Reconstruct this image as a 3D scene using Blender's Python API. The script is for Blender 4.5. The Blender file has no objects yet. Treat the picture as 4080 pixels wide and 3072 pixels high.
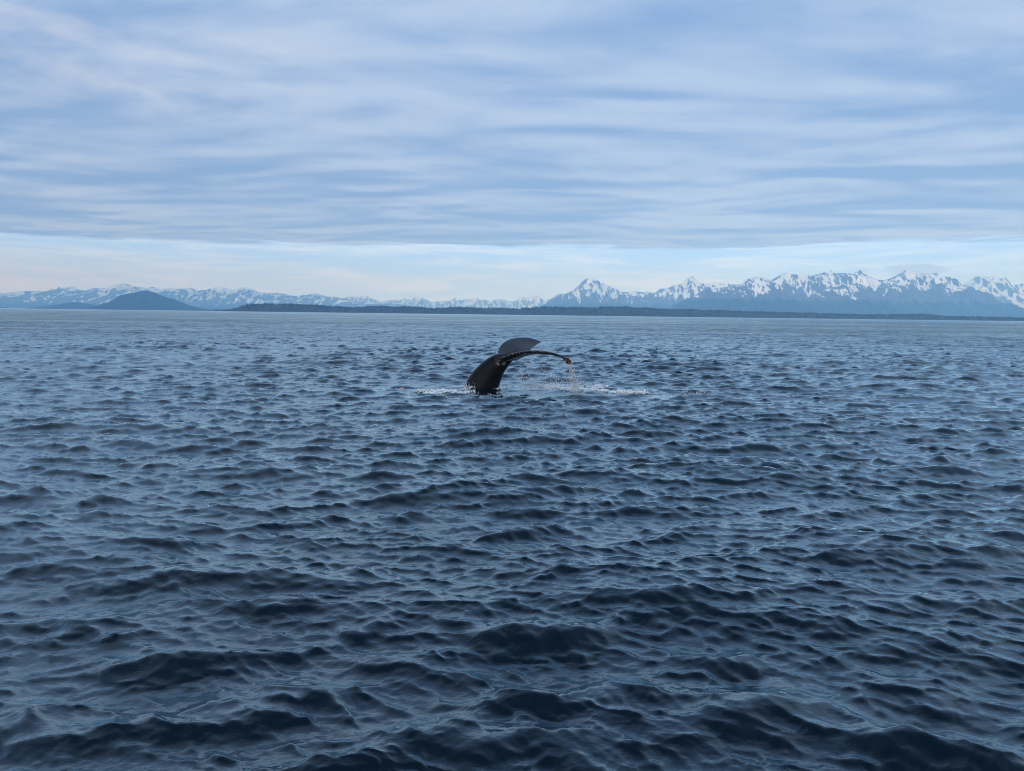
import bpy, math, random
import numpy as np
from mathutils import Vector, Matrix
random.seed(7)
RNG = np.random.default_rng(11)
scene = bpy.context.scene
R = math.radians

# ------------------------------------------------------------------ camera
CAM_H = 2.4
FPX = 2937.0                      # focal length in photograph pixels (4080 wide)
cam_data = bpy.data.cameras.new('camera')
cam = bpy.data.objects.new('camera', cam_data)
scene.collection.objects.link(cam)
cam_data.sensor_width = 36.0
cam_data.lens = 36.0 * FPX / 4080.0
cam_data.clip_start = 0.1
cam_data.clip_end = 300000.0
CM = Matrix.Translation((0, 0, CAM_H)) @ Matrix.Rotation(R(90 - 5.51), 4, 'X') @ Matrix.Rotation(R(0.716), 4, 'Z')
cam.matrix_world = CM
scene.camera = cam
CM3 = np.array(CM.to_3x3())

def ray(px, py):
    """world direction of a photograph pixel, scaled so that dy = 1"""
    d = CM3 @ np.array([(px - 2040.0) / FPX, -(py - 1536.0) / FPX, -1.0])
    return d / d[1]

def at(px, py, Y):
    d = ray(px, py)
    return np.array([d[0] * Y, Y, CAM_H + d[2] * Y])

# ------------------------------------------------------------------ world, sun, exposure
SUN_EL, SUN_AZ = 17.0, 205.0      # behind the viewer, to the left
SKY_STRENGTH = 0.10
world = bpy.data.worlds.new('World')
scene.world = world
world.use_nodes = True
nt = world.node_tree
nt.nodes.clear()

class G:
    """small helper that strings shader nodes together"""
    def __init__(s, nt): s.nt = nt; s.N = nt.nodes; s.L = nt.links
    def node(s, t, **kw):
        n = s.N.new(t)
        for k, v in kw.items(): setattr(n, k, v)
        return n
    def put(s, sock, v):
        if isinstance(v, bpy.types.NodeSocket): s.L.new(v, sock)
        elif v is not None:
            if sock.type == 'RGBA' and len(v) == 3: v = (*v, 1)
            sock.default_value = v
    def m(s, op, a, b=None, c=None, clamp=False):
        n = s.node('ShaderNodeMath', operation=op, use_clamp=clamp)
        s.put(n.inputs[0], a)
        if b is not None: s.put(n.inputs[1], b)
        if c is not None: s.put(n.inputs[2], c)
        return n.outputs[0]
    def comb(s, x, y, z):
        n = s.node('ShaderNodeCombineXYZ')
        for i, v in enumerate((x, y, z)): s.put(n.inputs[i], v)
        return n.outputs[0]
    def sep(s, v):
        n = s.node('ShaderNodeSeparateXYZ'); s.put(n.inputs[0], v)
        return n.outputs
    def noise(s, vec, scale, detail=4, rough=0.5, dist=0.0, lac=2.0):
        n = s.node('ShaderNodeTexNoise')
        s.put(n.inputs['Vector'], vec)
        n.inputs['Scale'].default_value = scale; n.inputs['Detail'].default_value = detail
        n.inputs['Roughness'].default_value = rough; n.inputs['Distortion'].default_value = dist
        n.inputs['Lacunarity'].default_value = lac
        return n.outputs['Fac']
    def smooth(s, v, a, b, lo=0.0, hi=1.0):
        n = s.node('ShaderNodeMapRange', interpolation_type='SMOOTHSTEP')
        for i, q in enumerate((v, a, b, lo, hi)): s.put(n.inputs[i], q)
        return n.outputs[0]
    def lin(s, v, a, b, lo=0.0, hi=1.0):
        n = s.node('ShaderNodeMapRange')
        for i, q in enumerate((v, a, b, lo, hi)): s.put(n.inputs[i], q)
        return n.outputs[0]
    def mix(s, f, a, b):
        n = s.node('ShaderNodeMix', data_type='RGBA')
        s.put(n.inputs[0], f); s.put(n.inputs[6], a); s.put(n.inputs[7], b)
        return n.outputs[2]
    def attr(s, name):
        n = s.node('ShaderNodeAttribute'); n.attribute_name = name
        return n.outputs['Fac']

def S(r, g, b):
    """sRGB 0-255 -> linear"""
    return tuple((c / 255 / 12.92) if c <= 10 else ((c / 255 + 0.055) / 1.055) ** 2.4 for c in (r, g, b))

g = G(nt)
tc = g.node('ShaderNodeTexCoord')
dx, dy, dz = g.sep(tc.outputs['Generated'])
hor = g.m('SQRT', g.m('ADD', g.m('MULTIPLY', dx, dx), g.m('MULTIPLY', dy, dy)))
hor = g.m('MAXIMUM', hor, 0.001)
tanE = g.m('DIVIDE', dz, hor)                       # tangent of the elevation
zc = g.m('ADD', g.m('MAXIMUM', dz, 0.0), 0.035)
px_ = g.m('DIVIDE', dx, zc); py_ = g.m('DIVIDE', dy, zc)
# slanting cloud-plane coordinates: long rolls running across the view
cx = g.m('ADD', g.m('MULTIPLY', px_, 0.55), 3.3)
cy = g.m('ADD', g.m('MULTIPLY', py_, 0.95), g.m('MULTIPLY', px_, 0.07))
v1 = g.comb(cx, cy, 1.7)
n_big = g.noise(v1, 1.15, 6, 0.50, 0.35)
n_sh = g.noise(g.comb(cx, g.m('ADD', cy, 0.16), 1.7), 1.15, 6, 0.50, 0.35)
relief = g.m('MULTIPLY', g.m('SUBTRACT', n_big, n_sh), 0.85)
v2 = g.comb(g.m('MULTIPLY', px_, 0.8), g.m('MULTIPLY', py_, 2.0), 5.1)
n_mid = g.noise(v2, 1.5, 7, 0.6, 0.3)
v3 = g.comb(g.m('MULTIPLY', px_, 0.22), g.m('MULTIPLY', py_, 0.30), 9.4)
n_wide = g.noise(v3, 1.0, 3, 0.5, 0.0)
cl = g.m('ADD', g.m('MULTIPLY', n_big, 0.74), g.m('ADD', g.m('MULTIPLY', n_mid, 0.26), g.m('MULTIPLY', n_wide, 0.30)))
cl = g.smooth(g.m('ADD', cl, relief), 0.50, 0.86)
low_c = g.mix(cl, S(138, 172, 222), S(182, 207, 244))
high_c = g.mix(cl, S(142, 179, 231), S(190, 214, 248))
up = g.smooth(tanE, 0.10, 0.42)
deck = g.mix(up, low_c, high_c)
# soft torn highlights in the upper left part of the deck
hl_n = g.noise(g.comb(g.m('MULTIPLY', g.m('DIVIDE', dx, hor), 8.0), g.m('MULTIPLY', tanE, 22.0), 2.2), 1.0, 7, 0.60, 0.2)
left = g.smooth(g.m('DIVIDE', dx, hor), 0.05, -0.50)
el_b = g.m('MULTIPLY', g.smooth(tanE, 0.20, 0.26), g.smooth(tanE, 0.37, 0.31))
hl = g.m('MULTIPLY', g.smooth(hl_n, 0.40, 0.74), g.m('MULTIPLY', left, el_b))
deck = g.mix(g.m('MULTIPLY', hl, 0.55), deck, S(225, 236, 254))
# brightening towards the zenith as every overcast sky does
zen = g.smooth(dz, 0.36, 0.95, 0.97, 1.12)
vm = g.node('ShaderNodeVectorMath', operation='SCALE'); g.put(vm.inputs[0], deck); g.put(vm.inputs['Scale'], zen)
deck = vm.outputs[0]
# clearer band under the deck edge
sx = g.m('DIVIDE', dx, hor)
vb = g.comb(g.m('MULTIPLY', sx, 7.0), g.m('MULTIPLY', tanE, 75.0), 0.3)
band_n = g.noise(vb, 1.0, 6, 0.58, 0.4)
band = g.mix(g.smooth(band_n, 0.42, 0.66), S(186, 215, 250), S(211, 231, 255))
band = g.mix(g.smooth(tanE, 0.030, 0.085), band, g.mix(g.smooth(band_n, 0.40, 0.70), S(170, 208, 255), S(208, 230, 255)))
vp = g.comb(g.m('MULTIPLY', sx, 24.0), g.m('MULTIPLY', tanE, 60.0), 4.3)
puff_n = g.noise(vp, 1.0, 5, 0.55, 0.2)
# torn deck edge
edge_n = g.noise(g.comb(g.m('MULTIPLY', sx, 5.0), g.m('MULTIPLY', tanE, 60.0), 7.7), 1.0, 7, 0.62, 0.4)
edge = g.m('ADD', g.m('MULTIPLY', sx, 0.012), 0.0870)
edge = g.m('ADD', edge, g.m('MULTIPLY', g.m('SUBTRACT', edge_n, 0.5), 0.044))
ef = g.smooth(g.m('SUBTRACT', tanE, edge), -0.0020, 0.0050)
vb2 = g.node('ShaderNodeVectorMath', operation='MULTIPLY'); g.put(vb2.inputs[0], band); vb2.inputs[1].default_value = (1.10, 1.26, 1.52)
band = vb2.outputs[0]
cloudc = g.mix(ef, band, deck)
# small grey cloud over the tallest right-hand peak, and two smaller scraps
def puff(col, cxp, cyp, wx, wy, amt):
    d = ray(cxp, cyp); h_ = math.hypot(d[0], d[1]); ux, uz = d[0] / h_, d[2] / h_
    a = g.m('DIVIDE', g.m('SUBTRACT', sx, ux), wx / FPX)
    b = g.m('DIVIDE', g.m('SUBTRACT', tanE, uz), wy / FPX)
    rr = g.m('ADD', g.m('MULTIPLY', a, a), g.m('MULTIPLY', b, b))
    f = g.m('ADD', g.m('SUBTRACT', 1.0, rr), g.m('MULTIPLY', g.m('SUBTRACT', puff_n, 0.5), 2.6))
    return g.mix(g.m('MULTIPLY', g.smooth(f, 0.0, 0.7), amt), col, S(166, 194, 228))
cloudc = puff(cloudc, 3640, 1075, 95, 26, 0.8)
cloudc = puff(cloudc, 3420, 1075, 40, 14, 0.35)
cloudc = puff(cloudc, 1640, 1178, 60, 10, 0.4)
cloudc = puff(cloudc, 3850, 1115, 70, 22, 0.35)
# physically based clear sky shows faintly through; the clouds are added on top of it
sky = g.node('ShaderNodeTexSky', sky_type='NISHITA', sun_disc=False)
sky.sun_elevation = R(SUN_EL); sky.sun_rotation = R(SUN_AZ)
vs = g.node('ShaderNodeVectorMath', operation='SCALE'); g.put(vs.inputs[0], cloudc); g.put(vs.inputs['Scale'], 1.0 / SKY_STRENGTH)
below = g.smooth(dz, -0.02, -0.3)
full = g.mix(0.94, sky.outputs['Color'], vs.outputs[0])
bg = g.node('ShaderNodeBackground'); bg.inputs['Strength'].default_value = SKY_STRENGTH
g.put(bg.inputs['Color'], full)
wo = g.node('ShaderNodeOutputWorld'); g.L.new(bg.outputs[0], wo.inputs['Surface'])

sun_data = bpy.data.lights.new('sun', 'SUN')
sun_data.energy = 1.5; sun_data.angle = R(14); sun_data.color = (1.0, 0.975, 0.94)
sun = bpy.data.objects.new('sun', sun_data); scene.collection.objects.link(sun)
az, el = R(SUN_AZ), R(SUN_EL)
sd = Vector((math.sin(az) * math.cos(el), math.cos(az) * math.cos(el), math.sin(el)))
sun.rotation_euler = sd.to_track_quat('Z', 'Y').to_euler()

vsn = scene.view_settings
scene.display_settings.display_device = 'sRGB'
vsn.view_transform = 'Standard'; vsn.look = 'None'; vsn.exposure = 0.0; vsn.gamma = 1.0; vsn.use_curve_mapping = False
cy_ = scene.cycles
cy_.use_denoising = True
cy_.filter_width = 0.9
try: cy_.denoiser = 'OPENIMAGEDENOISE'
except Exception: pass
cy_.volume_bounces = 4
cy_.max_bounces = 6
cy_.caustics_reflective = False; cy_.caustics_refractive = False

# ------------------------------------------------------------------ helpers
def new_mat(name):
    mt = bpy.data.materials.new(name); mt.use_nodes = True
    mt.node_tree.nodes.clear()
    gg = G(mt.node_tree)
    b = gg.node('ShaderNodeBsdfPrincipled'); o = gg.node('ShaderNodeOutputMaterial')
    gg.L.new(b.outputs[0], o.inputs['Surface'])
    return mt, gg, b

def mesh_np(name, co, faces, mat=None, smooth=True, parent=None):
    """co (n,3), faces (m,k) with one k"""
    co = np.asarray(co, dtype=np.float32); faces = np.asarray(faces, dtype=np.int32)
    me = bpy.data.meshes.new(name)
    me.vertices.add(len(co)); me.vertices.foreach_set('co', co.ravel())
    m_, k = faces.shape
    me.loops.add(m_ * k); me.loops.foreach_set('vertex_index', faces.ravel())
    me.polygons.add(m_)
    me.polygons.foreach_set('loop_start', np.arange(0, m_ * k, k, dtype=np.int32))
    me.polygons.foreach_set('loop_total', np.full(m_, k, dtype=np.int32))
    me.polygons.foreach_set('use_smooth', np.full(m_, smooth, dtype=bool))
    me.update(calc_edges=True)
    o = bpy.data.objects.new(name, me); scene.collection.objects.link(o)
    if mat: me.materials.append(mat)
    if parent: o.parent = parent
    return o

def fattr(o, name, arr):
    a = o.data.attributes.new(name, 'FLOAT', 'POINT')
    a.data.foreach_set('value', np.asarray(arr, dtype=np.float32).ravel())

def tag(o, kind=None, label=None, cat=None, group=None):
    if kind: o['kind'] = kind
    if label: o['label'] = label
    if cat: o['category'] = cat
    if group: o['group'] = group

def grid_faces(nr, nc, wrap=False):
    i = np.arange(nr - 1)[:, None]; j = np.arange(nc if wrap else nc - 1)[None, :]
    j2 = (j + 1) % nc
    return np.stack([i * nc + j, i * nc + j2, (i + 1) * nc + j2, (i + 1) * nc + j], -1).reshape(-1, 4)

def gnoise(x, y, seed=0):
    """2-D gradient noise, vectorised, about -1..1"""
    xi = np.floor(x).astype(np.int64); yi = np.floor(y).astype(np.int64)
    xf = x - xi; yf = y - yi
    def grad(ix, iy):
        h = (ix * 374761393 + iy * 668265263 + seed * 1442695041) & 0xffffffff
        h = ((h ^ (h >> 13)) * 1274126177) & 0xffffffff
        h = h ^ (h >> 16)
        a = (h & 0xffff) / 65536.0 * 2 * np.pi
        return np.cos(a), np.sin(a)
    u = xf * xf * xf * (xf * (xf * 6 - 15) + 10); v = yf * yf * yf * (yf * (yf * 6 - 15) + 10)
    r = []
    for oy in (0, 1):
        for ox in (0, 1):
            gx, gy = grad(xi + ox, yi + oy)
            r.append(gx * (xf - ox) + gy * (yf - oy))
    return 1.5 * ((r[0] * (1 - u) + r[1] * u) * (1 - v) + (r[2] * (1 - u) + r[3] * u) * v)

def fbm(x, y, seed=0, octv=5, gain=0.5, ridged=False):
    s = 0; a = 1; t = 0
    for k in range(octv):
        n = gnoise(x * 2 ** k + 13.7 * k, y * 2 ** k - 7.1 * k, seed + k)
        if ridged: n = 1 - 2 * np.abs(n)
        s = s + a * n; t += a; a *= gain
    return s / t

# ------------------------------------------------------------------ water
def band_maps(L, N, lmin, lmax, slope, wind, p, seed, chop):
    """one octave band of a wind sea: height and horizontal displacement on a periodic tile"""
    rg = np.random.default_rng(seed)
    k1 = 2 * np.pi * np.fft.fftfreq(N, L / N)
    kx, ky = np.meshgrid(k1, k1, indexing='xy')
    k = np.hypot(kx, ky); k[0, 0] = 1
    lam = 2 * np.pi / k
    w = ((lam >= lmin) & (lam <= lmax)).astype(float)
    c = (kx * math.cos(wind) + ky * math.sin(wind)) / k
    amp = k ** -2.0 * np.abs(c) ** p * np.where(c > 0, 1, 0.35) * w
    amp = np.sqrt(amp ** 2)
    H = amp * (rg.normal(size=(N, N)) + 1j * rg.normal(size=(N, N)))
    H[0, 0] = 0
    h = np.fft.ifft2(H).real
    sx_ = np.fft.ifft2(1j * kx * H).real; sy_ = np.fft.ifft2(1j * ky * H).real
    sc = slope / math.sqrt((sx_ ** 2 + sy_ ** 2).mean())
    dx_ = np.fft.ifft2(-1j * kx / k * H).real * sc * -chop
    dy_ = np.fft.ifft2(-1j * ky / k * H).real * sc * -chop
    return np.stack([h * sc, dx_, dy_], -1).astype(np.float32), L

WIND = R(-97)       # the sea runs towards the viewer, a little to the left
#            L      N     lmin  lmax  slope wind       spread seed chop
BANDS = [
    (band_maps(233.0, 1024, 4.4, 13.0, 0.020, WIND - 0.3, 3.0, 2, 1.0), 4.4, 7.5),
    (band_maps(97.0, 2048, 1.1, 4.4, 0.074, WIND, 2.5, 13, 1.4), 1.1, 2.4),
    (band_maps(27.1, 2048, 0.32, 1.1, 0.215, WIND + 0.25, 1.9, 5, 1.4), 0.32, 0.70),
    (band_maps(9.3, 2048, 0.09, 0.32, 0.235, WIND - 0.2, 1.6, 8, 1.1), 0.09, 0.21),
    (band_maps(3.7, 1024, 0.030, 0.09, 0.130, WIND + 0.1, 0.8, 9, 0.7), 0.03, 0.07),
]
SLOPES = (0.020, 0.074, 0.215, 0.235, 0.130)

SIG = [float(b_[0][0][..., 0].std()) for b_ in BANDS]

def sample(tile, L, x, y):
    N = tile.shape[0]
    u = (x / L * N) % N; v = (y / L * N) % N
    i = np.floor(u).astype(np.int32) % N; j = np.floor(v).astype(np.int32) % N
    fu = (u - np.floor(u))[..., None].astype(np.float32); fv = (v - np.floor(v))[..., None].astype(np.float32)
    i1 = (i + 1) % N; j1 = (j + 1) % N
    return (tile[j, i] * (1 - fu) + tile[j, i1] * fu) * (1 - fv) + (tile[j1, i] * (1 - fu) + tile[j1, i1] * fu) * fv

# broad single crests of the photographed sea: x, y, half length, half width, height, turn
def wpt(px, py):
    d = ray(px, py); t = -CAM_H / d[2]
    return d[0] * t, t
CRESTS = []
for (px, py, ln, wd, hh, tn) in [
        (3000, 2830, 0.62, 0.20, 0.135, 0.10), (2010, 2920, 0.50, 0.18, 0.10, -0.06), (3560, 2930, 0.42, 0.17, 0.10, -0.15),
        (3980, 3040, 0.35, 0.16, 0.11, 0.15), (1230, 2310, 0.85, 0.20, 0.08, 0.03), (2080, 2520, 0.55, 0.18, 0.08, 0.0),
        (2420, 2740, 0.60, 0.16, 0.075, 0.12), (3000, 1840, 1.5, 0.35, 0.10, 0.05), (2760, 1585, 1.5, 0.45, 0.15, 0.0),
        (60, 2000, 0.9, 0.25, 0.10, 0.05), (560, 1700, 1.6, 0.35, 0.09, 0.0), (1540, 1590, 0.8, 0.35, 0.06, 0.0),
        (2290, 1580, 0.9, 0.35, 0.13, 0.0), (1950, 1600, 1.6, 0.30, 0.05, 0.0), (3750, 2420, 0.6, 0.18, 0.07, 0.1),
        (150, 2920, 0.5, 0.18, 0.07, 0.2), (900, 2790, 0.6, 0.18, 0.07, 0.18), (300, 2480, 0.6, 0.18, 0.06, 0.2)]:
    wx_, wy_ = wpt(px, py); CRESTS.append((wx_, wy_, ln * 0.9, wd * 0.95, hh * 0.9, tn))

def sea(x, y, cell=None):
    """height, dx, dy and the rms slope that the mesh is too coarse to carry"""
    h = np.zeros(x.shape, np.float32); ddx = np.zeros_like(h); ddy = np.zeros_like(h); lost = np.zeros_like(h)
    slopes = SLOPES
    gust = (1 + 0.38 * gnoise(x / 11.0, y / 15.0, 41) + 0.3 * gnoise(x / 47.0, y / 60.0, 43)).astype(np.float32)
    gust *= 1 - 0.45 * np.exp(-((x - 0.8) / 4.2) ** 4 - ((y - 24.2) / 2.6) ** 4).astype(np.float32)
    for bi, ((tile, L), lmin, lmid) in enumerate(BANDS):
        w = 1.0 if cell is None else np.clip((lmid / np.maximum(cell, 1e-6) - 0.9) / 1.0, 0, 1)
        if cell is not None and float(np.max(w)) == 0: lost += slopes[bi] ** 2; continue
        a = 0.6 * bi
        xs = x * math.cos(a) - y * math.sin(a); ys = x * math.sin(a) + y * math.cos(a)
        # tiles are turned back so that the wind direction stays the same
        t = sample(tile, L, x + 37.0 * bi, y + 11.0 * bi)
        gg = gust if bi in (2, 3) else (0.5 + 0.5 * gust if bi < 2 else np.maximum(gust, 0.05) ** 1.5)
        hb = t[..., 0]; sg = SIG[bi]; hb = hb + 0.22 * (np.minimum(hb * hb / sg, 6 * sg) - sg)
        h += hb * w * gg; ddx += t[..., 1] * w * gg; ddy += t[..., 2] * w * gg
        lost += slopes[bi] ** 2 * (1 - w * w)
    for (qx, qy, ln, wd, hh, tn) in CRESTS:
        m = (np.abs(x - qx) < 3.2 * ln) & (np.abs(y - qy) < 3.2 * ln)
        if not m.any(): continue
        u = (x[m] - qx) * math.cos(tn) + (y[m] - qy) * math.sin(tn)
        v = -(x[m] - qx) * math.sin(tn) + (y[m] - qy) * math.cos(tn)
        u = u + 0.25 * ln * gnoise(v / wd * 0.7, u / ln, 5); v = v + wd * 0.7 * gnoise(u / ln * 1.6, v * 0 + qx, 6)
        e = np.exp(-(u / ln) ** 2)
        s = v / wd
        prof = np.exp(-s * s) - 0.35 * np.exp(-((s + 1.9) / 1.1) ** 2) - 0.2 * np.exp(-((s - 2.2) / 1.5) ** 2)
        h[m] += (hh * e * prof).astype(np.float32)
        ddx[m] *= 1 - 0.6 * e * np.exp(-s * s); ddy[m] *= 1 - 0.6 * e * np.exp(-s * s)
        ddy[m] -= (0.15 * hh * e * np.exp(-s * s)).astype(np.float32)
    # crests lean forward, towards the viewer
    lean = 0.35
    ddx += lean * h * math.cos(WIND); ddy += lean * h * math.sin(WIND)
    return h, ddx, ddy, np.sqrt(lost)

rads = [2.6]
while rads[-1] < 27500:
    r = rads[-1]
    a = 0.0036 if r < 8 else 0.0045 if r < 130 else 0.0085 if r < 450 else 0.04
    rads.append(r * (1 + a))
rads = np.array([0.9, 1.5, 2.1] + rads)
th = np.concatenate([np.linspace(R(-177), R(-43), 46), np.linspace(R(-40), R(40), 800), np.linspace(R(43), R(180), 47)])
rr_, tt_ = np.meshgrid(rads, th, indexing='ij')
X0 = rr_ * np.sin(tt_); Y0 = rr_ * np.cos(tt_)
dth = np.gradient(th)[None, :]; dr = np.gradient(rads)[:, None]
cell = np.maximum(rr_ * dth, dr * np.ones_like(rr_))
hh_, ax_, ay_, lost_ = sea(X0.astype(np.float64), Y0.astype(np.float64), cell)
PG = np.stack([X0 + ax_, Y0 + ay_, hh_], -1)
# no crest may overturn: facets steeper than about 40 degrees are relaxed
def widen(m, nr, nc):
    c = np.cumsum(np.pad(m, ((nr + 1, nr), (0, 0)), mode='edge'), 0); m = (c[2 * nr + 1:] - c[:-2 * nr - 1]) / (2 * nr + 1)
    c = np.cumsum(np.pad(m, ((0, 0), (nc + 1, nc)), mode='edge'), 1); return (c[:, 2 * nc + 1:] - c[:, :-2 * nc - 1]) / (2 * nc + 1)
sl = slice(3, np.searchsorted(rads, 90.0))
B_ = np.stack([X0, Y0, X0 * 0], -1)[sl]
D = PG[sl] - B_
for it in range(12):
    Q = B_ + D
    a_ = np.empty_like(Q); a_[1:-1] = Q[2:] - Q[:-2]; a_[0] = a_[1]; a_[-1] = a_[-2]
    b_ = np.roll(Q, -1, 1) - np.roll(Q, 1, 1)
    nn = np.cross(b_, a_)
    tilt = np.hypot(nn[..., 0], nn[..., 1]) / np.maximum(nn[..., 2], 1e-9)
    bad = ((tilt > 0.95) | (nn[..., 2] <= 0)).astype(float)
    if bad.sum() == 0: break
    soft = np.clip(widen(widen(bad, 4, 5), 4, 5) * 5, 0, 1)
    D[..., :2] *= (1 - 0.30 * soft)[..., None]
    D[..., 2] *= (1 - 0.07 * soft)
PG[sl] = B_ + D
wco = PG.reshape(-1, 3)
wf = grid_faces(len(rads), len(th), wrap=True)
n0 = len(wco)
wco = np.vstack([wco, [[0, 0, 0]]])

# foam around the whale: long torn streaks either side of the tail
FOAM = [  # px, py, half length (m), half depth (m), strength
    (1715, 1566, 0.42, 0.20, 0.75), (1765, 1562, 0.5, 0.24, 1.0), (1830, 1562, 0.42, 0.28, 1.0), (1868, 1548, 0.18, 0.25, 0.9),
    (1950, 1552, 0.6, 0.10, 0.55), (2130, 1545, 0.7, 0.35, 0.38), (2210, 1538, 0.7, 0.5, 0.55), (2270, 1546, 0.5, 0.35, 0.75),
    (2340, 1545, 0.55, 0.26, 0.95), (2400, 1560, 0.6, 0.20, 1.0), (2465, 1564, 0.55, 0.2, 0.95), (2530, 1562, 0.42, 0.26, 0.85),
    (2380, 1537, 0.35, 0.15, 0.8), (2010, 1575, 0.9, 0.5, 0.22), (1640, 1556, 0.4, 0.3, 0.35), (2630, 1570, 0.7, 0.3, 0.35), (2800, 1560, 0.7, 0.25, 0.25)]
FW = [(*wpt(a, b), c, d * 1.35, min(e * 1.15, 1.1)) for a, b, c, d, e in FOAM]
fx, fy = wco[:n0, 0], wco[:n0, 1]
foam = np.zeros(n0 + 1)
for (qx, qy, ln, wd, s) in FW:
    q = s * np.exp(-((fx - qx) / ln) ** 2 - ((fy - qy) / wd) ** 2)
    foam[:n0] = np.maximum(foam[:n0], q)

SHEEN = 2.8
wm, g, b = new_mat('sea_water')
geo = g.node('ShaderNodeNewGeometry')
pos = geo.outputs['Position']
X, Y, Z = g.sep(pos)
far_w = g.smooth(g.m('SQRT', g.m('ADD', g.m('MULTIPLY', X, X), g.m('MULTIPLY', Y, Y))), 25, 160)
flat = g.comb(g.m('MULTIPLY', X, 0.55), Y, g.m('MULTIPLY', Z, 0.5))
rip1 = g.noise(flat, 9.0, 5, 0.55, 0.6)
rip2 = g.noise(flat, 34.0, 3, 0.55, 0.4)
rip3 = g.noise(g.comb(g.m('MULTIPLY', X, 0.5), Y, 0.0), 0.9, 6, 0.62, 0.5)
hsum = g.m('ADD', g.m('MULTIPLY', rip1, 0.007), g.m('MULTIPLY', rip2, 0.0014))
gst = g.noise(g.comb(g.m('MULTIPLY', X, 0.006), g.m('MULTIPLY', Y, 0.022), 1.0), 1.0, 5, 0.6, 0.3)
gst = g.smooth(gst, 0.36, 0.62, 0.35, 1.0)
hsum = g.m('ADD', hsum, g.m('MULTIPLY', g.m('MULTIPLY', g.m('MULTIPLY', rip3, far_w), 0.8), gst))
far_v = g.smooth(g.m('SQRT', g.m('ADD', g.m('MULTIPLY', X, X), g.m('MULTIPLY', Y, Y))), 60, 220)
rip4 = g.noise(g.comb(g.m('MULTIPLY', X, 0.9), g.m('MULTIPLY', Y, 0.35), 4.0), 0.33, 6, 0.65, 0.4)
hsum = g.m('ADD', hsum, g.m('MULTIPLY', g.m('MULTIPLY', rip4, far_v), 1.1))
bump = g.node('ShaderNodeBump'); bump.inputs['Strength'].default_value = 1.0; bump.inputs['Distance'].default_value = 1.0
g.put(bump.inputs['Height'], hsum)
fa = g.attr('foam')
fn = g.noise(g.comb(g.m('MULTIPLY', X, 1.0), g.m('MULTIPLY', Y, 0.6), Z), 7.0, 8, 0.68, 1.2)
ff = g.smooth(g.m('ADD', fa, g.m('MULTIPLY', g.m('SUBTRACT', fn, 0.5), 2.4)), 0.38, 0.72)
ff = g.m('MULTIPLY', ff, g.smooth(fa, 0.04, 0.25))
deep = g.mix(g.smooth(fa, 0.0, 0.6), (0.0008, 0.0065, 0.015), (0.005, 0.028, 0.038))
g.put(b.inputs['Base Color'], g.mix(ff, deep, (0.80, 0.84, 0.86)))
ro = g.m('MAXIMUM', g.m('MULTIPLY', g.attr('rough'), 1.0), 0.06)
g.put(b.inputs['Roughness'], g.mix(ff, g.comb(ro, ro, ro), (0.8, 0.8, 0.8)))
b.inputs['IOR'].default_value = 1.40; b.inputs['Specular Tint'].default_value = (0.62, 0.84, 1.0, 1)
g.L.new(bump.outputs[0], b.inputs['Normal'])
# clear-water surface: body colour below, a mirror sheen that grows quickly towards grazing angles
b.inputs['Specular IOR Level'].default_value = 0.0
lw = g.node('ShaderNodeLayerWeight'); lw.inputs['Blend'].default_value = 0.5
g.L.new(bump.outputs[0], lw.inputs['Normal'])
fres = g.m('ADD', g.m('MULTIPLY', g.m('POWER', lw.outputs['Facing'], SHEEN), 0.985), 0.009)
fres = g.m('MULTIPLY', fres, g.m('SUBTRACT', 1.0, ff))
gl = g.node('ShaderNodeBsdfGlossy'); gl.inputs['Color'].default_value = (0.81, 0.95, 1.0, 1)
g.put(gl.inputs['Roughness'], ro); g.L.new(bump.outputs[0], gl.inputs['Normal'])
mxs = g.node('ShaderNodeMixShader'); g.put(mxs.inputs[0], fres); g.L.new(b.outputs[0], mxs.inputs[1]); g.L.new(gl.outputs[0], mxs.inputs[2])
g.L.new(mxs.outputs[0], [n_ for n_ in g.N if n_.type == 'OUTPUT_MATERIAL'][0].inputs['Surface'])

quads = wf
# close the small hole under the camera with a fan
fan = np.stack([np.full(len(th), n0), (np.arange(len(th)) + 1) % len(th), np.arange(len(th)), np.arange(len(th))], -1)
water = mesh_np('water', wco, quads, wm)
fattr(water, 'foam', foam)
rough_arr = np.concatenate([np.sqrt(np.sqrt(2) * np.clip(lost_, 0, 1)).ravel() * 0.16, [0.1]])
fattr(water, 'rough', rough_arr)
tag(water, kind='structure', label='dark blue choppy sea reaching to the horizon')

# ------------------------------------------------------------------ mountains and hills
mtn, g, b = new_mat('snow_and_rock')
geo = g.node('ShaderNodeNewGeometry'); P = geo.outputs['Position']
sn = g.attr('snow'); alp = g.attr('alpine')
fine = g.noise(P, 0.012, 5, 0.6, 0.5)
rock = g.mix(fine, (0.060, 0.062, 0.066), (0.15, 0.145, 0.14))
wood = g.mix(fine, (0.010, 0.020, 0.016), (0.028, 0.042, 0.028))
basec = g.mix(g.smooth(alp, 0.35, 0.6), wood, rock)
sf = g.smooth(g.m('ADD', sn, g.m('MULTIPLY', g.m('SUBTRACT', fine, 0.5), 0.35)), 0.42, 0.58)
g.put(b.inputs['Base Color'], g.mix(sf, basec, (0.90, 0.91, 0.92)))
b.inputs['Roughness'].default_value = 0.95; b.inputs['Specular IOR Level'].default_value = 0.1

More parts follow.
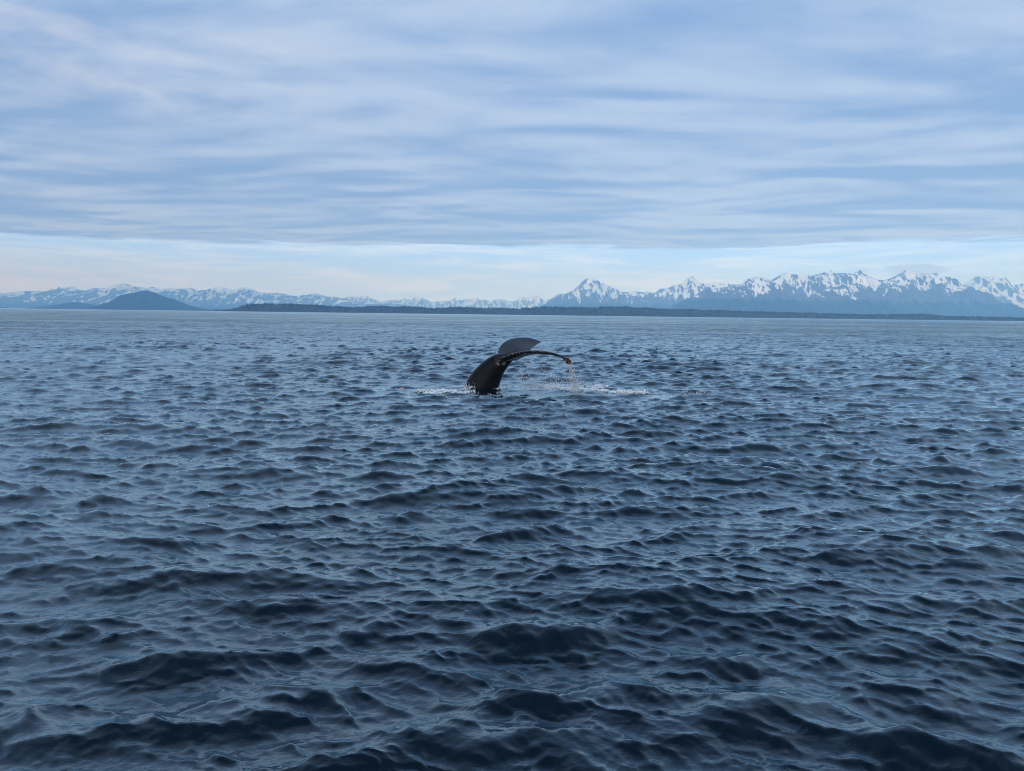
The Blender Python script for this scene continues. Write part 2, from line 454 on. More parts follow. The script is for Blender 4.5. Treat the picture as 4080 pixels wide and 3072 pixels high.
def mountain(name, pts, D, depth, label, snow=0.5, seed=1, cols=500, rows=90, spur=0.22, ffreq=1.0, gull=0.45, streak=0.5, base_y=None, plain=False, foot=0.0):
    """pts: skyline in photograph pixels. The crest stands at distance D, the face falls forward over depth metres."""
    pts = np.array(pts, float)
    px = np.linspace(pts[0, 0], pts[-1, 0], cols)
    py = np.interp(px, pts[:, 0], pts[:, 1])
    if not plain: py = py + (2.6 if D > 18000 else 0.9) * fbm(px / 16.0, px * 0 + seed, seed + 50, 4, 0.6)
    crest = np.array([at(a, c, D) for a, c in zip(px, py)])
    Xc = crest[:, 0]; Hc = np.maximum(crest[:, 2], 1.0)
    W = D * 0.02 / ffreq                                   # size of the large spurs in metres
    Hmax = Hc.max()
    v = np.concatenate([[-0.5, -0.2, -0.06], np.linspace(0, 1, rows) ** 1.15])
    VV, XX = np.meshgrid(v, Xc, indexing='ij')
    Yd = D - VV * depth
    va = np.abs(VV)
    # each lower row looks its height up along slanting spurs
    warp = W * 0.9 * fbm(XX / W / 2, VV * 1.7, seed + 3, 3) * np.clip(va * 3, 0, 1)
    H = np.interp((XX + warp).ravel(), Xc, Hc).reshape(XX.shape)
    sm = np.convolve(np.pad(Hc, 40, mode='edge'), np.hanning(81) / np.hanning(81).sum(), 'valid')
    Hs = np.interp((XX + warp).ravel(), Xc, sm).reshape(XX.shape)
    blend = np.clip(va * 4, 0, 1)
    H = H * (1 - 0.5 * blend) + Hs * 0.5 * blend
    prof = (1 - va) ** 1.15
    rid = fbm(XX / W + 0.6 * VV, VV * 2.2 + XX / W * 0.15, seed, 5, 0.55, ridged=True)
    bell = np.clip(va * 6, 0, 1) ** 0.8 * np.clip((1 - va) * 2.5, 0, 1)
    Z = H * prof + spur * Hmax * (rid - 0.35) * bell * np.clip(H / Hmax * 1.3, 0, 1)
    rough = fbm(XX / W * 7, VV * 16, seed + 9, 4, 0.6)
    Z = Z + 0.018 * Hmax * rough * np.clip(va * 12, 0.15, 1) * np.clip(H / Hmax, 0, 1)
    # never rise above the line of sight to the crest
    lim = (Hc[None, :] - CAM_H) * (Yd / D) + CAM_H
    Z = np.where(VV == 0, Hc[None, :] * np.ones_like(Z), np.minimum(Z, lim - 0.01 * Hmax))
    Z = np.where(va >= 1, -1.2, Z)
    Z[0, :] = -1.2; Z = np.maximum(Z, -1.2)
    # snow lies in the hollows and on the upper slopes
    hn = Z / Hmax
    n1 = fbm(XX / W * 2.1, VV * 6 + 3.3, seed + 21, 5, 0.6)
    n2 = fbm(XX / W * 4.5 + VV * 3, VV * 9 + XX / W * 0.8, seed + 33, 4, 0.6, ridged=True)
    sm_ = np.clip((hn - snow) * 1.6, -1, 0.10) + 0.36 - 1.3 * gull * (rid - 0.25) + 0.85 * n1 + streak * (n2 - 0.1) * 0.95 + np.clip((hn - 0.62) * 1.8, 0, 0.35 if D > 18000 else 0.08)
    sm_ = np.where(hn < snow * 0.62, sm_ - (snow * 0.62 - hn) * 6, sm_)
    if plain: sm_ = sm_ * 0
    alp = np.clip((hn - snow * 0.55) * 3 + 0.5 + 0.4 * n1, 0, 1)
    if plain: alp = alp * 0
    co = np.stack([XX * (Yd / D), Yd, Z], -1)
    # the face also spreads sideways a little so that it is a body, not a slice of the view
    co[..., 0] = XX * (1 - 0.35 * VV * depth / D)
    o = mesh_np(name, co.reshape(-1, 3), grid_faces(len(v), cols), mtn)
    fattr(o, 'snow', sm_); fattr(o, 'alpine', alp)
    tag(o, kind='structure', label=label)
    return o

FAR = [(-400,1190),(-200,1172),(-60,1176),(0,1167),(40,1169),(76,1160),(98,1161),(110,1176),(160,1165),(250,1180),(400,1190),(700,1185),(1000,1190),(1150,1184),(1300,1190),(1370,1187),
 (1400,1181),(1432,1181),(1461,1176),(1483,1188),(1519,1203),(1555,1195),(1570,1194),(1588,1198),(1617,1186),(1631,1195),(1653,1185),(1682,1183),(1707,1199),(1725,1203),(1762,1199),(1791,1201),
 (1798,1192),(1812,1188),(1823,1195),(1845,1195),(1867,1186),(1881,1193),(1899,1184),(1917,1195),(1939,1193),(1957,1204),(1979,1186),(1993,1194),(2004,1189),(2018,1199),(2051,1200),(2069,1187),
 (2080,1182),(2105,1184),(2120,1179),(2134,1173),(2149,1181),(2163,1193),(2185,1190),(2200,1188),(2240,1200),(2300,1225)]
mountain('distant_mountains', FAR, 25500, 4200, 'palest snow-covered range low on the horizon', snow=0.10, seed=4, cols=900, rows=50, spur=0.3, ffreq=3.0, gull=0.5)
LEFT = [(-400,1185),(-150,1165),(0,1184),(60,1182),(104,1174),(127,1170),(152,1158),(168,1162),(177,1170),(193,1163),(206,1170),(225,1168),(240,1155),(263,1149),(283,1140),(297,1149),(316,1159),
 (332,1167),(354,1158),(377,1167),(392,1155),(415,1147),(440,1149),(453,1140),(465,1130),(481,1134),(503,1127),(516,1138),(525,1149),(541,1150),(566,1140),(585,1151),(609,1143),(627,1154),
 (655,1151),(674,1157),(696,1146),(713,1148),(728,1157),(741,1149),(759,1144),(776,1160),(795,1162),(836,1157),(852,1151),(874,1141),(903,1147),(922,1152),(944,1151),(960,1151),(978,1142),
 (991,1149),(1010,1150),(1029,1163),(1058,1165),(1080,1171),(1111,1166),(1127,1167),(1149,1176),(1203,1179),(1219,1175),(1241,1170),(1266,1169),(1285,1175),(1301,1182),(1333,1182),(1358,1187),
 (1396,1198),(1450,1202),(1500,1206),(1560,1205),(1620,1214),(1700,1225)]
mountain('snowy_mountains', LEFT, 20500, 4200, 'pale blue snow-streaked range behind the left shore', snow=0.30, seed=14, cols=900, rows=75, spur=0.30, ffreq=2.0, gull=0.6, streak=0.6)

SIDE = [(3700,1180),(3780,1150),(3823,1138),(3874,1134),(3885,1108),(3893,1098),(3902,1094),(3918,1104),(3931,1099),(3943,1103),(3952,1096),(3959,1094),(3969,1107),(3984,1106),(4007,1115),(4032,1132),
 (4060,1151),(4080,1158),(4160,1175),(4250,1160),(4400,1200),(4500,1240)]
mountain('snowy_peak', SIDE, 17500, 3900, 'bright snow peak at the far right edge', snow=0.42, seed=23, cols=380, rows=95, spur=0.26, ffreq=1.3, gull=0.5, streak=0.9)
NOTCH = [(2120,1232),(2166,1217),(2195,1192),(2217,1174),(2258,1167),(2290,1151),(2315,1127),(2331,1112),(2345,1108),(2353,1106),(2375,1114),(2394,1130),(2404,1127),(2416,1135),(2435,1144),(2451,1149),
 (2473,1163),(2505,1162),(2527,1160),(2559,1163),(2578,1160),(2594,1165),(2613,1165),(2632,1149),(2663,1148),(2685,1135),(2714,1130),(2733,1114),(2758,1101),(2777,1116),(2796,1130),(2827,1130),
 (2855,1122),(2880,1130),(2899,1124),(2915,1135),(2947,1132),(3000,1140),(3060,1160),(3120,1200)]
mountain('snowy_mountain', NOTCH, 16200, 3500, 'snow-streaked mountain with a flat broken top at the left end of the right-hand range', snow=0.46, seed=37, cols=620, rows=95, spur=0.24, ffreq=1.3, gull=0.55, streak=0.7)
MAIN = [(3000,1150),(3073,1119),(3092,1111),(3108,1095),(3121,1088),(3143,1089),(3153,1099),(3181,1097),(3213,1097),(3238,1094),(3260,1094),(3279,1083),(3295,1085),(3311,1077),(3330,1087),(3349,1087),
 (3374,1087),(3390,1097),(3399,1089),(3413,1083),(3427,1075),(3443,1087),(3469,1102),(3491,1113),(3519,1119),(3557,1105),(3586,1089),(3600,1080),(3613,1070),(3622,1074),(3633,1086),(3665,1089),
 (3690,1087),(3712,1086),(3738,1100),(3769,1103),(3795,1122),(3823,1141),(3855,1163),(3886,1189),(3934,1220),(3997,1250)]
mountain('snowy_massif', MAIN, 13800, 3200, 'tall jagged massif with a pointed peak, snow in its gullies', snow=0.56, seed=58, cols=760, rows=115, spur=0.26, ffreq=1.15, gull=0.6, streak=0.75)
FRONT = [(2640,1250),(2665,1226),(2700,1208),(2741,1189),(2789,1165),(2823,1142),(2870,1146),(2920,1140),(2947,1132),(2972,1114),(2991,1108),(3016,1105),(3042,1108),(3061,1114),(3080,1127),(3099,1141),
 (3121,1162),(3143,1173),(3165,1186),(3200,1190),(3240,1172),(3300,1150),(3352,1131),(3400,1152),(3440,1185),(3480,1212),(3560,1250)]
mountain('forested_mountain', FRONT, 11800, 2400, 'blue round-topped mountain in front of the jagged massif', snow=0.78, seed=71, cols=480, rows=85, spur=0.16, ffreq=1.2, gull=0.6, streak=0.9)

HILL2 = [(399,1232),(424,1212),(449,1195),(475,1178),(506,1170),(538,1165),(557,1160),(579,1157),(601,1161),(620,1167),(646,1178),(671,1187),(700,1193),(719,1205),(747,1216),(779,1224),(811,1229),(842,1240)]
mountain('wooded_hill', HILL2, 9500, 900, 'tall rounded blue hill on the left', seed=81, cols=260, rows=40, spur=0.05, ffreq=1.5, plain=True)
HILL1 = [(150,1236),(171,1228),(206,1216),(247,1211),(285,1204),(310,1204),(342,1209),(373,1214),(405,1224),(440,1240)]
mountain('wooded_hill', HILL1, 11500, 900, 'low blue hill left of the taller hill', seed=82, cols=160, rows=30, spur=0.10, ffreq=1.5, plain=True)
HILL0 = [(-300,1205),(-60,1213),(0,1220),(13,1227),(40,1234)]
mountain('wooded_hill', HILL0, 12500, 700, 'tip of a low blue hill at the left edge', seed=83, cols=60, rows=20, spur=0.08, ffreq=1.5, plain=True)
ISLET = [(780,1242),(842,1234),(860,1232),(900,1233),(935,1232),(990,1240)]
mountain('low_islet', ISLET, 7500, 300, 'thin dark islet beside the wooded island', seed=84, cols=70, rows=12, spur=0.05, plain=True)

# ------------------------------------------------------------------ wooded island
IS = [(926,1237),(934,1229),(953,1224),(975,1215),(997,1212),(1029,1211),(1058,1207),(1080,1209),(1105,1211),(1175,1211),(1238,1214),(1285,1217),(1349,1220),(1400,1224),(1454,1221),(1501,1218),(1545,1220),
 (1617,1221),(1682,1224),(1733,1228),(1794,1223),(1852,1224),(1943,1226),(2062,1228),(2087,1225),(2195,1222),(2322,1224),(2432,1223),(2486,1221),(2511,1223),(2606,1228),(2663,1230),(2689,1229),
 (2733,1232),(2800,1235),(2877,1235),(2963,1240),(3070,1242),(3175,1245),(3254,1247),(3365,1251),(3507,1252),(3570,1251),(3684,1250),(3715,1253),(3738,1259),(3855,1261),(4080,1265),(4300,1270),(4500,1276)]
DI = 4700.0
im, g, b = new_mat('island_undergrowth')
geo = g.node('ShaderNodeNewGeometry')
fine = g.noise(geo.outputs['Position'], 0.03, 4, 0.6)
beach = g.smooth(g.m('ADD', g.sep(geo.outputs['Position'])[2], g.m('MULTIPLY', fine, 1.0)), 2.4, 1.6)
g.put(b.inputs['Base Color'], g.mix(beach, g.mix(fine, (0.008, 0.018, 0.014), (0.02, 0.032, 0.022)), (0.10, 0.10, 0.095)))
b.inputs['Roughness'].default_value = 0.95
ip = np.array(IS, float)
ipx = np.linspace(ip[0, 0], ip[-1, 0], 800); ipy = np.interp(ipx, ip[:, 0], ip[:, 1])
icr = np.array([at(a, c, DI) for a, c in zip(ipx, ipy)])
iX = icr[:, 0]; iH = np.maximum(icr[:, 2] - 9.0, 2.5)
iH = iH * np.clip((np.arange(800)) / 14.0, 0.15, 1)
TREE_H = 14.0
def island_z(x, y):
    v = np.abs(y - DI) / 330.0
    H = np.interp(x, iX, iH)
    z = H * np.clip(1 - v ** 1.7, 0, 1) + 1.2 * gnoise(x / 60, y / 60, 3) * np.clip(1 - v, 0, 1)
    return np.where(v >= 1, -2, z)
yy = DI + np.linspace(-335, 335, 26)
YI, XI = np.meshgrid(yy, iX, indexing='ij')
ZI = island_z(XI, YI)
island = mesh_np('island', np.stack([XI, YI, ZI], -1).reshape(-1, 3), grid_faces(26, 800), im)
tag(island, kind='structure', label='long low dark blue wooded island across the horizon')

# conifers on the island: far too many and too far to count, one mass of real cones
NT = 8000
tx = RNG.uniform(iX[6], iX[-1], NT); ty = DI + RNG.uniform(-315, 160, NT)
ty[:3600] = DI + RNG.normal(0, 25, 3600)
keep = np.interp(tx, iX, iH) > 2.6
tx, ty = tx[keep], ty[keep]; NT = len(tx)
tz = island_z(tx, ty) - 0.8
clump = 0.75 + 0.45 * gnoise(tx / 90, ty / 90, 12) + 0.3 * gnoise(tx / 17, ty / 40, 15)
tht = TREE_H * np.clip(clump, 0.4, 1.5) * RNG.uniform(0.75, 1.25, NT)
trd = tht * RNG.uniform(0.20, 0.30, NT)
ang = np.arange(6) / 6 * 2 * np.pi
vc = []
def ringv(frac_z, frac_r, off):
    a = ang[None, :] + off[:, None]
    return np.stack([tx[:, None] + trd[:, None] * frac_r * np.cos(a), ty[:, None] + trd[:, None] * frac_r * np.sin(a), (tz + tht * frac_z)[:, None] * np.ones((1, 6))], -1)
of = RNG.uniform(0, 6, NT)
V = np.concatenate([ringv(0.05, 1.0, of), ringv(0.45, 0.72, of + 0.5), np.stack([tx, ty, tz + tht], -1)[:, None, :]], 1)   # 13 verts
tf = []
for k in range(6):
    k2 = (k + 1) % 6
    tf += [(k, k2, 6 + k2), (k, 6 + k2, 6 + k), (6 + k, 6 + k2, 12)]
tf = np.array(tf)
TF = (tf[None] + (np.arange(NT) * 13)[:, None, None]).reshape(-1, 3)
fm, g, b = new_mat('conifer_foliage')
geo = g.node('ShaderNodeNewGeometry')
n = g.noise(geo.outputs['Position'], 0.15, 3, 0.6)
g.put(b.inputs['Base Color'], g.mix(n, (0.006, 0.016, 0.013), (0.018, 0.034, 0.022)))
b.inputs['Roughness'].default_value = 0.9
forest = mesh_np('conifer_forest', V.reshape(-1, 3), TF, fm, smooth=False)
tag(forest, kind='stuff', label='dense conifer forest covering the low island', cat='forest')

# ------------------------------------------------------------------ whale
WY = 23.7
def sp(pts, n):
    """Catmull-Rom through rows of pts, n samples"""
    pts = np.array(pts, float); m = len(pts)
    t = np.linspace(0, m - 1, n); i = np.clip(np.floor(t).astype(int), 0, m - 2); f = (t - i)[:, None]
    p0 = pts[np.maximum(i - 1, 0)]; p1 = pts[i]; p2 = pts[i + 1]; p3 = pts[np.minimum(i + 2, m - 1)]
    return 0.5 * (2 * p1 + (p2 - p0) * f + (2 * p0 - 5 * p1 + 4 * p2 - p3) * f ** 2 + (3 * p1 - p0 - 3 * p2 + p3) * f ** 3)

def loft(rings):
    n, k = len(rings), len(rings[0])
    co = np.array(rings).reshape(-1, 3)
    f = [tuple(q) for q in grid_faces(n, k, wrap=True)]
    c0 = len(co); co = np.vstack([co, [np.mean(rings[0], 0)], [np.mean(rings[-1], 0)]])
    for j in range(k):
        j2 = (j + 1) % k
        f.append((c0, j2, j)); f.append((c0 + 1, (n - 1) * k + j, (n - 1) * k + j2))
    return co, f

# tail stock: dorsal point, ventral point (photograph pixels) and half thickness in metres
PED = [((1740, 1680), (1960, 1690), 0.62), ((1800, 1600), (1975, 1612), 0.56), ((1849, 1537), (1988, 1547), 0.47), ((1864, 1508), (1995, 1520), 0.42), ((1882, 1482), (2003, 1497), 0.37),
       ((1905, 1458), (2012, 1478), 0.31), ((1930, 1437), (2023, 1462), 0.26), ((1956, 1420), (2034, 1446), 0.22), ((1978, 1411), (2050, 1433), 0.19), ((2000, 1408), (2068, 1422), 0.12), ((2025,1405),(2085,1415),0.06)]
rows = [np.concatenate([at(*d, WY), at(*v, WY), [w]]) for d, v, w in PED]
rows = sp(rows, 44)
rings = []
for r in rows:
    D_, V_, w = r[:3], r[3:6], r[6]
    c = (D_ + V_) / 2; a_ = (D_ - V_) / 2
    ring = []
    for k in range(28):
        t = 2 * math.pi * k / 28
        # egg section: blunt back, keel-like belly edge
        cs, sn_ = math.cos(t), math.sin(t)
        wid = w * abs(sn_) ** (0.95) * (1.0 + 0.12 * cs) * (1 if sn_ > 0 else -1)
        ring.append(c + a_ * cs + np.array([0, -wid, 0]))
    rings.append(ring)
co1, f1 = loft(rings)

# flukes as one wing: leading edge, trailing edge (photograph pixel + metres from the stock, negative = nearer), thickness
FL = [((2274, 1440), -1.78, (2279, 1447), -1.75, 0.055), ((2262, 1432), -1.78, (2266, 1447), -1.68, 0.075), ((2240, 1421), -1.76, (2246, 1428), -1.45, 0.085),
      ((2205, 1411), -1.70, (2222, 1414), -1.15, 0.115), ((2160, 1404), -1.52, (2190, 1406), -0.85, 0.145), ((2112, 1402), -1.24, (2160, 1406), -0.55, 0.165),
      ((2068, 1406), -0.92, (2128, 1411), -0.28, 0.185), ((2030, 1416), -0.60, (2098, 1418), -0.08, 0.225), ((2002, 1428), -0.34, (2076, 1426), 0.05, 0.24),
      ((1984, 1425), -0.08, (2062, 1424), 0.20, 0.20), ((1982, 1414), 0.25, (2084, 1412), 0.34, 0.20),
      ((1983, 1398), 0.55, (2106, 1403), 0.50, 0.17), ((1994, 1377), 0.90, (2119, 1393), 0.80, 0.14), ((2014, 1359), 1.25, (2127, 1384), 1.15, 0.11),
      ((2045, 1348), 1.58, (2136, 1379), 1.50, 0.10), ((2082, 1344), 1.88, (2143, 1373), 1.80, 0.09), ((2112, 1347), 2.05, (2149, 1368), 2.0, 0.07), ((2134, 1353), 2.16, (2154, 1365), 2.14, 0.05), ((2150, 1359), 2.22, (2158, 1363), 2.2, 0.03)]
rows = [np.concatenate([at(*l, WY + lo), at(*t_, WY + to), [th_]]) for l, lo, t_, to, th_ in FL]
rows = sp(rows, 110)
LE = rows[:, :3].copy(); TE = rows[:, 3:6].copy()
rings = []
prev_n = None
for q, r in enumerate(rows):
    L_, T_, t_ = r[:3], r[3:6], r[6]
    # ragged trailing edge
    ch = T_ - L_
    T_ = T_ - ch * 0.05 * (0.5 + 0.5 * math.sin(q * 1.7) * math.cos(q * 0.61))
    ch = T_ - L_
    span = rows[min(q + 1, 109), :3] + rows[min(q + 1, 109), 3:6] - rows[max(q - 1, 0), :3] - rows[max(q - 1, 0), 3:6]
    nrm = np.cross(ch, span); nrm /= np.linalg.norm(nrm) + 1e-9
    if prev_n is not None and np.dot(nrm, prev_n) < 0: nrm = -nrm
    prev_n = nrm
    ring = []
    for k in range(24):
        a = 2 * math.pi * k / 24
        s = 0.5 * (1 - math.cos(a))                       # 0 leading edge .. 1 trailing edge
        th_ = t_ * 0.5 * 3.7 * (0.2969 * math.sqrt(s) - 0.126 * s - 0.3516 * s * s + 0.2843 * s ** 3 - 0.1015 * s ** 4 + 0.012 * s) * 2
        th_ = max(th_, 0.012)
        camb = 0.05 * np.linalg.norm(ch) * 4 * s * (1 - s)
        sg = 1 if a < math.pi else -1
        ring.append(L_ + ch * s + nrm * (th_ * sg * (0 if k in (0,) else 1)))
    rings.append(ring)
co2, f2 = loft(rings)
# knobbly curled tip
kn = rows[0, :3]
def blob(c, rx, ry, rz, nu=10, nv=8):
    rr = []
    for i in range(1, nv):
        p = math.pi * i / nv
        rr.append([np.array(c) + np.array([rx * math.sin(p) * math.cos(2 * math.pi * k / nu), ry * math.sin(p) * math.sin(2 * math.pi * k / nu), rz * math.cos(p)]) for k in range(nu)])
    return loft(rr)
parts = [(co1, f1), (co2, f2)]
for (a, c, s) in [((2258, 1433), -1.76, 0.085), ((2268, 1441), -1.76, 0.08), ((2262, 1447), -1.72, 0.05)]:
    parts.append(blob(at(*a, WY + c), s, s, s * 0.85))
allc, allf, off = [], [], 0
for c, f in parts:
    allc.append(c); allf += [tuple(int(i) + off for i in q) for q in f]; off += len(c)
me = bpy.data.meshes.new('humpback_whale'); me.from_pydata([tuple(map(float, p)) for p in np.vstack(allc)], [], allf); me.update()
whale = bpy.data.objects.new('humpback_whale', me); scene.collection.objects.link(whale)
import bmesh
bm = bmesh.new(); bm.from_mesh(me); bmesh.ops.recalc_face_normals(bm, faces=bm.faces); bm.to_mesh(me); bm.free()
mod = whale.modifiers.new('remesh', 'REMESH'); mod.mode = 'VOXEL'; mod.voxel_size = 0.025; mod.use_smooth_shade = True
md2 = whale.modifiers.new('smooth', 'SMOOTH'); md2.factor = 0.5; md2.iterations = 5
dg = bpy.context.evaluated_depsgraph_get()
me2 = bpy.data.meshes.new_from_object(whale.evaluated_get(dg)); me2.name = 'humpback_whale'
whale.modifiers.clear(); whale.data = me2
for p in me2.polygons: p.use_smooth = True
nv_ = len(me2.vertices); wc = np.empty(nv_ * 3); me2.vertices.foreach_get('co', wc); wc = wc.reshape(-1, 3)
wn = np.empty(nv_ * 3); me2.vertices.foreach_get('normal', wn); wn = wn.reshape(-1, 3)
dmin = np.full(nv_, 9.0); arg = np.zeros(nv_, int)
for i in range(0, 60):
    d = np.linalg.norm(wc - LE[i], axis=1); m = d < dmin; dmin[m] = d[m]; arg[m] = i
speck = np.clip(1 - dmin / 0.17, 0, 1)
P0, P1 = np.array(at(2014, 1450, WY - 0.3)), np.array(at(2102, 1412, WY - 0.6))
seg = P1 - P0; tt = np.clip(((wc - P0) @ seg) / (seg @ seg), 0, 1); dv = np.linalg.norm(wc - (P0 + tt[:, None] * seg), axis=1)
under = np.clip(1.3 - dv / 0.16, 0, 1) * (wn[:, 2] < 0.35) * np.clip(1 - speck * 2.2, 0, 1)
dt = np.linalg.norm(wc - LE[2], axis=1); tipb = np.clip(1.2 - dt / 0.18, 0, 1)
dj = np.linalg.norm((wc - at(1981, 1449, WY - 0.22)) * [1, 0.5, 0.8], axis=1); joint = np.clip(1.25 - dj / 0.075, 0, 1)
wet = np.clip((wc[:, 1] - WY - 0.3) / 0.4, 0, 1)
wmat, g, b = new_mat('whale_skin')
geo = g.node('ShaderNodeNewGeometry'); P = geo.outputs['Position']
n1 = g.noise(P, 17.0, 6, 0.66, 1.0); n2 = g.noise(P, 42.0, 4, 0.6, 0.6); n3 = g.noise(P, 5.0, 3, 0.5)
skin = g.mix(n3, (0.0008, 0.0012, 0.002), (0.0025, 0.004, 0.007))
skin = g.mix(g.m('MULTIPLY', g.smooth(n2, 0.66, 0.74), 0.55), skin, (0.16, 0.16, 0.16))
spm = g.m('MULTIPLY', g.smooth(n1, 0.54, 0.64), g.smooth(g.attr('speck'), 0.05, 0.4))
skin = g.mix(g.m('MULTIPLY', spm, 0.6), skin, (0.30, 0.28, 0.25))
skin = g.mix(g.m('MULTIPLY', g.smooth(g.m('ADD', g.attr('under'), g.m('MULTIPLY', g.m('SUBTRACT', n1, 0.5), 0.9)), 0.35, 0.75), 0.8), skin, (0.34, 0.40, 0.44))
jm = g.m('MULTIPLY', g.smooth(g.m('ADD', g.attr('joint'), g.m('MULTIPLY', g.m('SUBTRACT', n1, 0.5), 5.0)), 0.75, 1.0), g.smooth(g.attr('joint'), 0.05, 0.3))
skin = g.mix(g.m('MULTIPLY', jm, 0.6), skin, (0.36, 0.24, 0.17))
tm = g.smooth(g.m('ADD', g.attr('tip'), g.m('MULTIPLY', g.m('SUBTRACT', n1, 0.5), 1.8)), 0.35, 0.8)
skin = g.mix(g.m('MULTIPLY', tm, 0.7), skin, (0.11, 0.045, 0.038))
g.put(b.inputs['Base Color'], skin)
g.put(b.inputs['Roughness'], g.lin(n1, 0.3, 0.7, 0.12, 0.30))
b.inputs['IOR'].default_value = 1.36; b.inputs['Specular IOR Level'].default_value = 0.24
bp = g.node('ShaderNodeBump'); bp.inputs['Strength'].default_value = 0.9; bp.inputs['Distance'].default_value = 0.012
g.put(bp.inputs['Height'], g.m('ADD', n2, g.m('MULTIPLY', n1, 1.5))); g.L.new(bp.outputs[0], b.inputs['Normal'])
me2.materials.clear(); me2.materials.append(wmat)
for nm, ar in (('speck', speck), ('under', under), ('tip', tipb), ('joint', joint)): fattr(whale, nm, ar)
tag(whale, label='black humpback whale tail lifted out of the sea, flukes drooping and dripping', cat='whale')

# barnacles: clusters of small ridged cones on the leading edge, the joint and the tip
def cones(name, pts_n, mat, parent, r0, r1):
    co, fc = [], []
    for (p, nrm) in pts_n:
        nrm = Vector(nrm).normalized(); q = nrm.to_track_quat('Z', 'Y'); r = random.uniform(r0, r1); base = len(co)
        for ring_r, z in ((1.0, -0.2), (0.85, 0.45), (0.5, 0.75)):
            for k in range(6):
                a = 2 * math.pi * k / 6 + 0.3
                v = q @ Vector((r * ring_r * math.cos(a) * random.uniform(.85, 1.15), r * ring_r * math.sin(a), r * z)); co.append((p[0] + v.x, p[1] + v.y, p[2] + v.z))
        for s_ in (0, 6):
            for k in range(6):
                k2 = (k + 1) % 6; fc.append((base + s_ + k, base + s_ + k2, base + s_ + 6 + k2, base + s_ + 6 + k))
        for k in range(0, 4, 2): fc.append((base + 12, base + 12 + k + 1, base + 12 + k + 2, base + 12 + (k + 3) % 6))
    return mesh_np(name, co, fc, mat, smooth=False, parent=parent)
bmat, g, b = new_mat('barnacle_shell')
geo = g.node('ShaderNodeNewGeometry'); n = g.noise(geo.outputs['Position'], 25, 3, 0.6)
g.put(b.inputs['Base Color'], g.mix(n, (0.16, 0.10, 0.08), (0.50, 0.44, 0.38))); b.inputs['Roughness'].default_value = 0.8
pn = []
cand = np.where((speck > 0.25) & (wn[:, 1] < 0.25))[0]; cand = RNG.choice(cand, 34)
pn += [(wc[i], wn[i]) for i in cand]
cand = np.where((joint > 0.45) & (wn[:, 1] < 0.1))[0]
if len(cand): pn += [(wc[i], wn[i]) for i in RNG.choice(cand, 9)]
cand = np.where(tipb > 0.3)[0]; pn += [(wc[i], wn[i]) for i in RNG.choice(cand, 40)]
bar = cones('barnacles', pn, bmat, whale, 0.006, 0.016)
bar['kind'] = 'stuff'

# ------------------------------------------------------------------ falling water and froth
wdm, g, b = new_mat('white_water')
b.inputs['Base Color'].default_value = (0.82, 0.87, 0.92, 1); b.inputs['Roughness'].default_value = 0.35; b.inputs['IOR'].default_value = 1.33
def drops(name, P_, rx, rz, mat, label, cat):
    n_ = len(P_)
    u = np.array([(1, 0, 0), (-.5, .87, 0), (-.5, -.87, 0), (0, 0, 1), (0, 0, -1)])
    V_ = P_[:, None, :] + u[None] * np.stack([rx, rx, rz], -1)[:, None, :]
    f_ = np.array([(0, 1, 3), (1, 2, 3), (2, 0, 3), (1, 0, 4), (2, 1, 4), (0, 2, 4)])
    F_ = (f_[None] + (np.arange(n_) * 5)[:, None, None]).reshape(-1, 3)
    o = mesh_np(name, V_.reshape(-1, 3), F_, mat, smooth=True); tag(o, kind='stuff', label=label, cat=cat)
    return o
pts, rx, rz = [], [], []
def rain(p, count, zmin=0.02, spread=0.05, drift=0.25, size=1.0):
    for _ in range(count):
        t = random.random() ** 0.85
        z = p[2] * (1 - t) + zmin * t
        fall = p[2] - z
        w = spread * (0.2 + 1.6 * math.sqrt(max(fall, 0)))
        pts.append((p[0] + drift * fall * random.uniform(0.2, 1.0) + random.gauss(0, w), p[1] + random.gauss(0, w), z))
        q = size * random.choice((0.003, 0.004, 0.005, 0.007, 0.010))
        rx.append(q); rz.append(q * random.uniform(1.5, 8.0))
tip = at(2270, 1448, WY - 1.72)
rain(tip, 700, spread=0.035, drift=0.42, size=1.1)
for q in range(6, 74, 2):                                  # strings along the near trailing edge
    rain(TE[q] + np.array([0, 0, -0.02]), random.randint(3, 32), spread=0.05, drift=0.12)
for q in range(84, 109, 1): rain(TE[q], random.randint(3, 12), spread=0.04, drift=0.10, size=1.1)
for _ in range(800):                                      # splashes thrown up where the water lands
    x, y = wpt(random.gauss(2230, 75), random.gauss(1540, 10))
    pts.append((x, y, abs(random.gauss(0, 0.13)))); q = random.choice((0.004, 0.006, 0.009, 0.012)); rx.append(q); rz.append(q * random.uniform(1, 2.5))
for _ in range(260):
    x, y = wpt(random.gauss(1872, 14), random.gauss(1550, 6))
    pts.append((x, y - 0.3, abs(random.gauss(0, 0.12)))); q = random.choice((0.006, 0.009, 0.014)); rx.append(q); rz.append(q * random.uniform(1, 2))
drops('falling_drops', np.array(pts), np.array(rx), np.array(rz), wdm, 'white drops and strings of water falling from the whale flukes', 'spray')

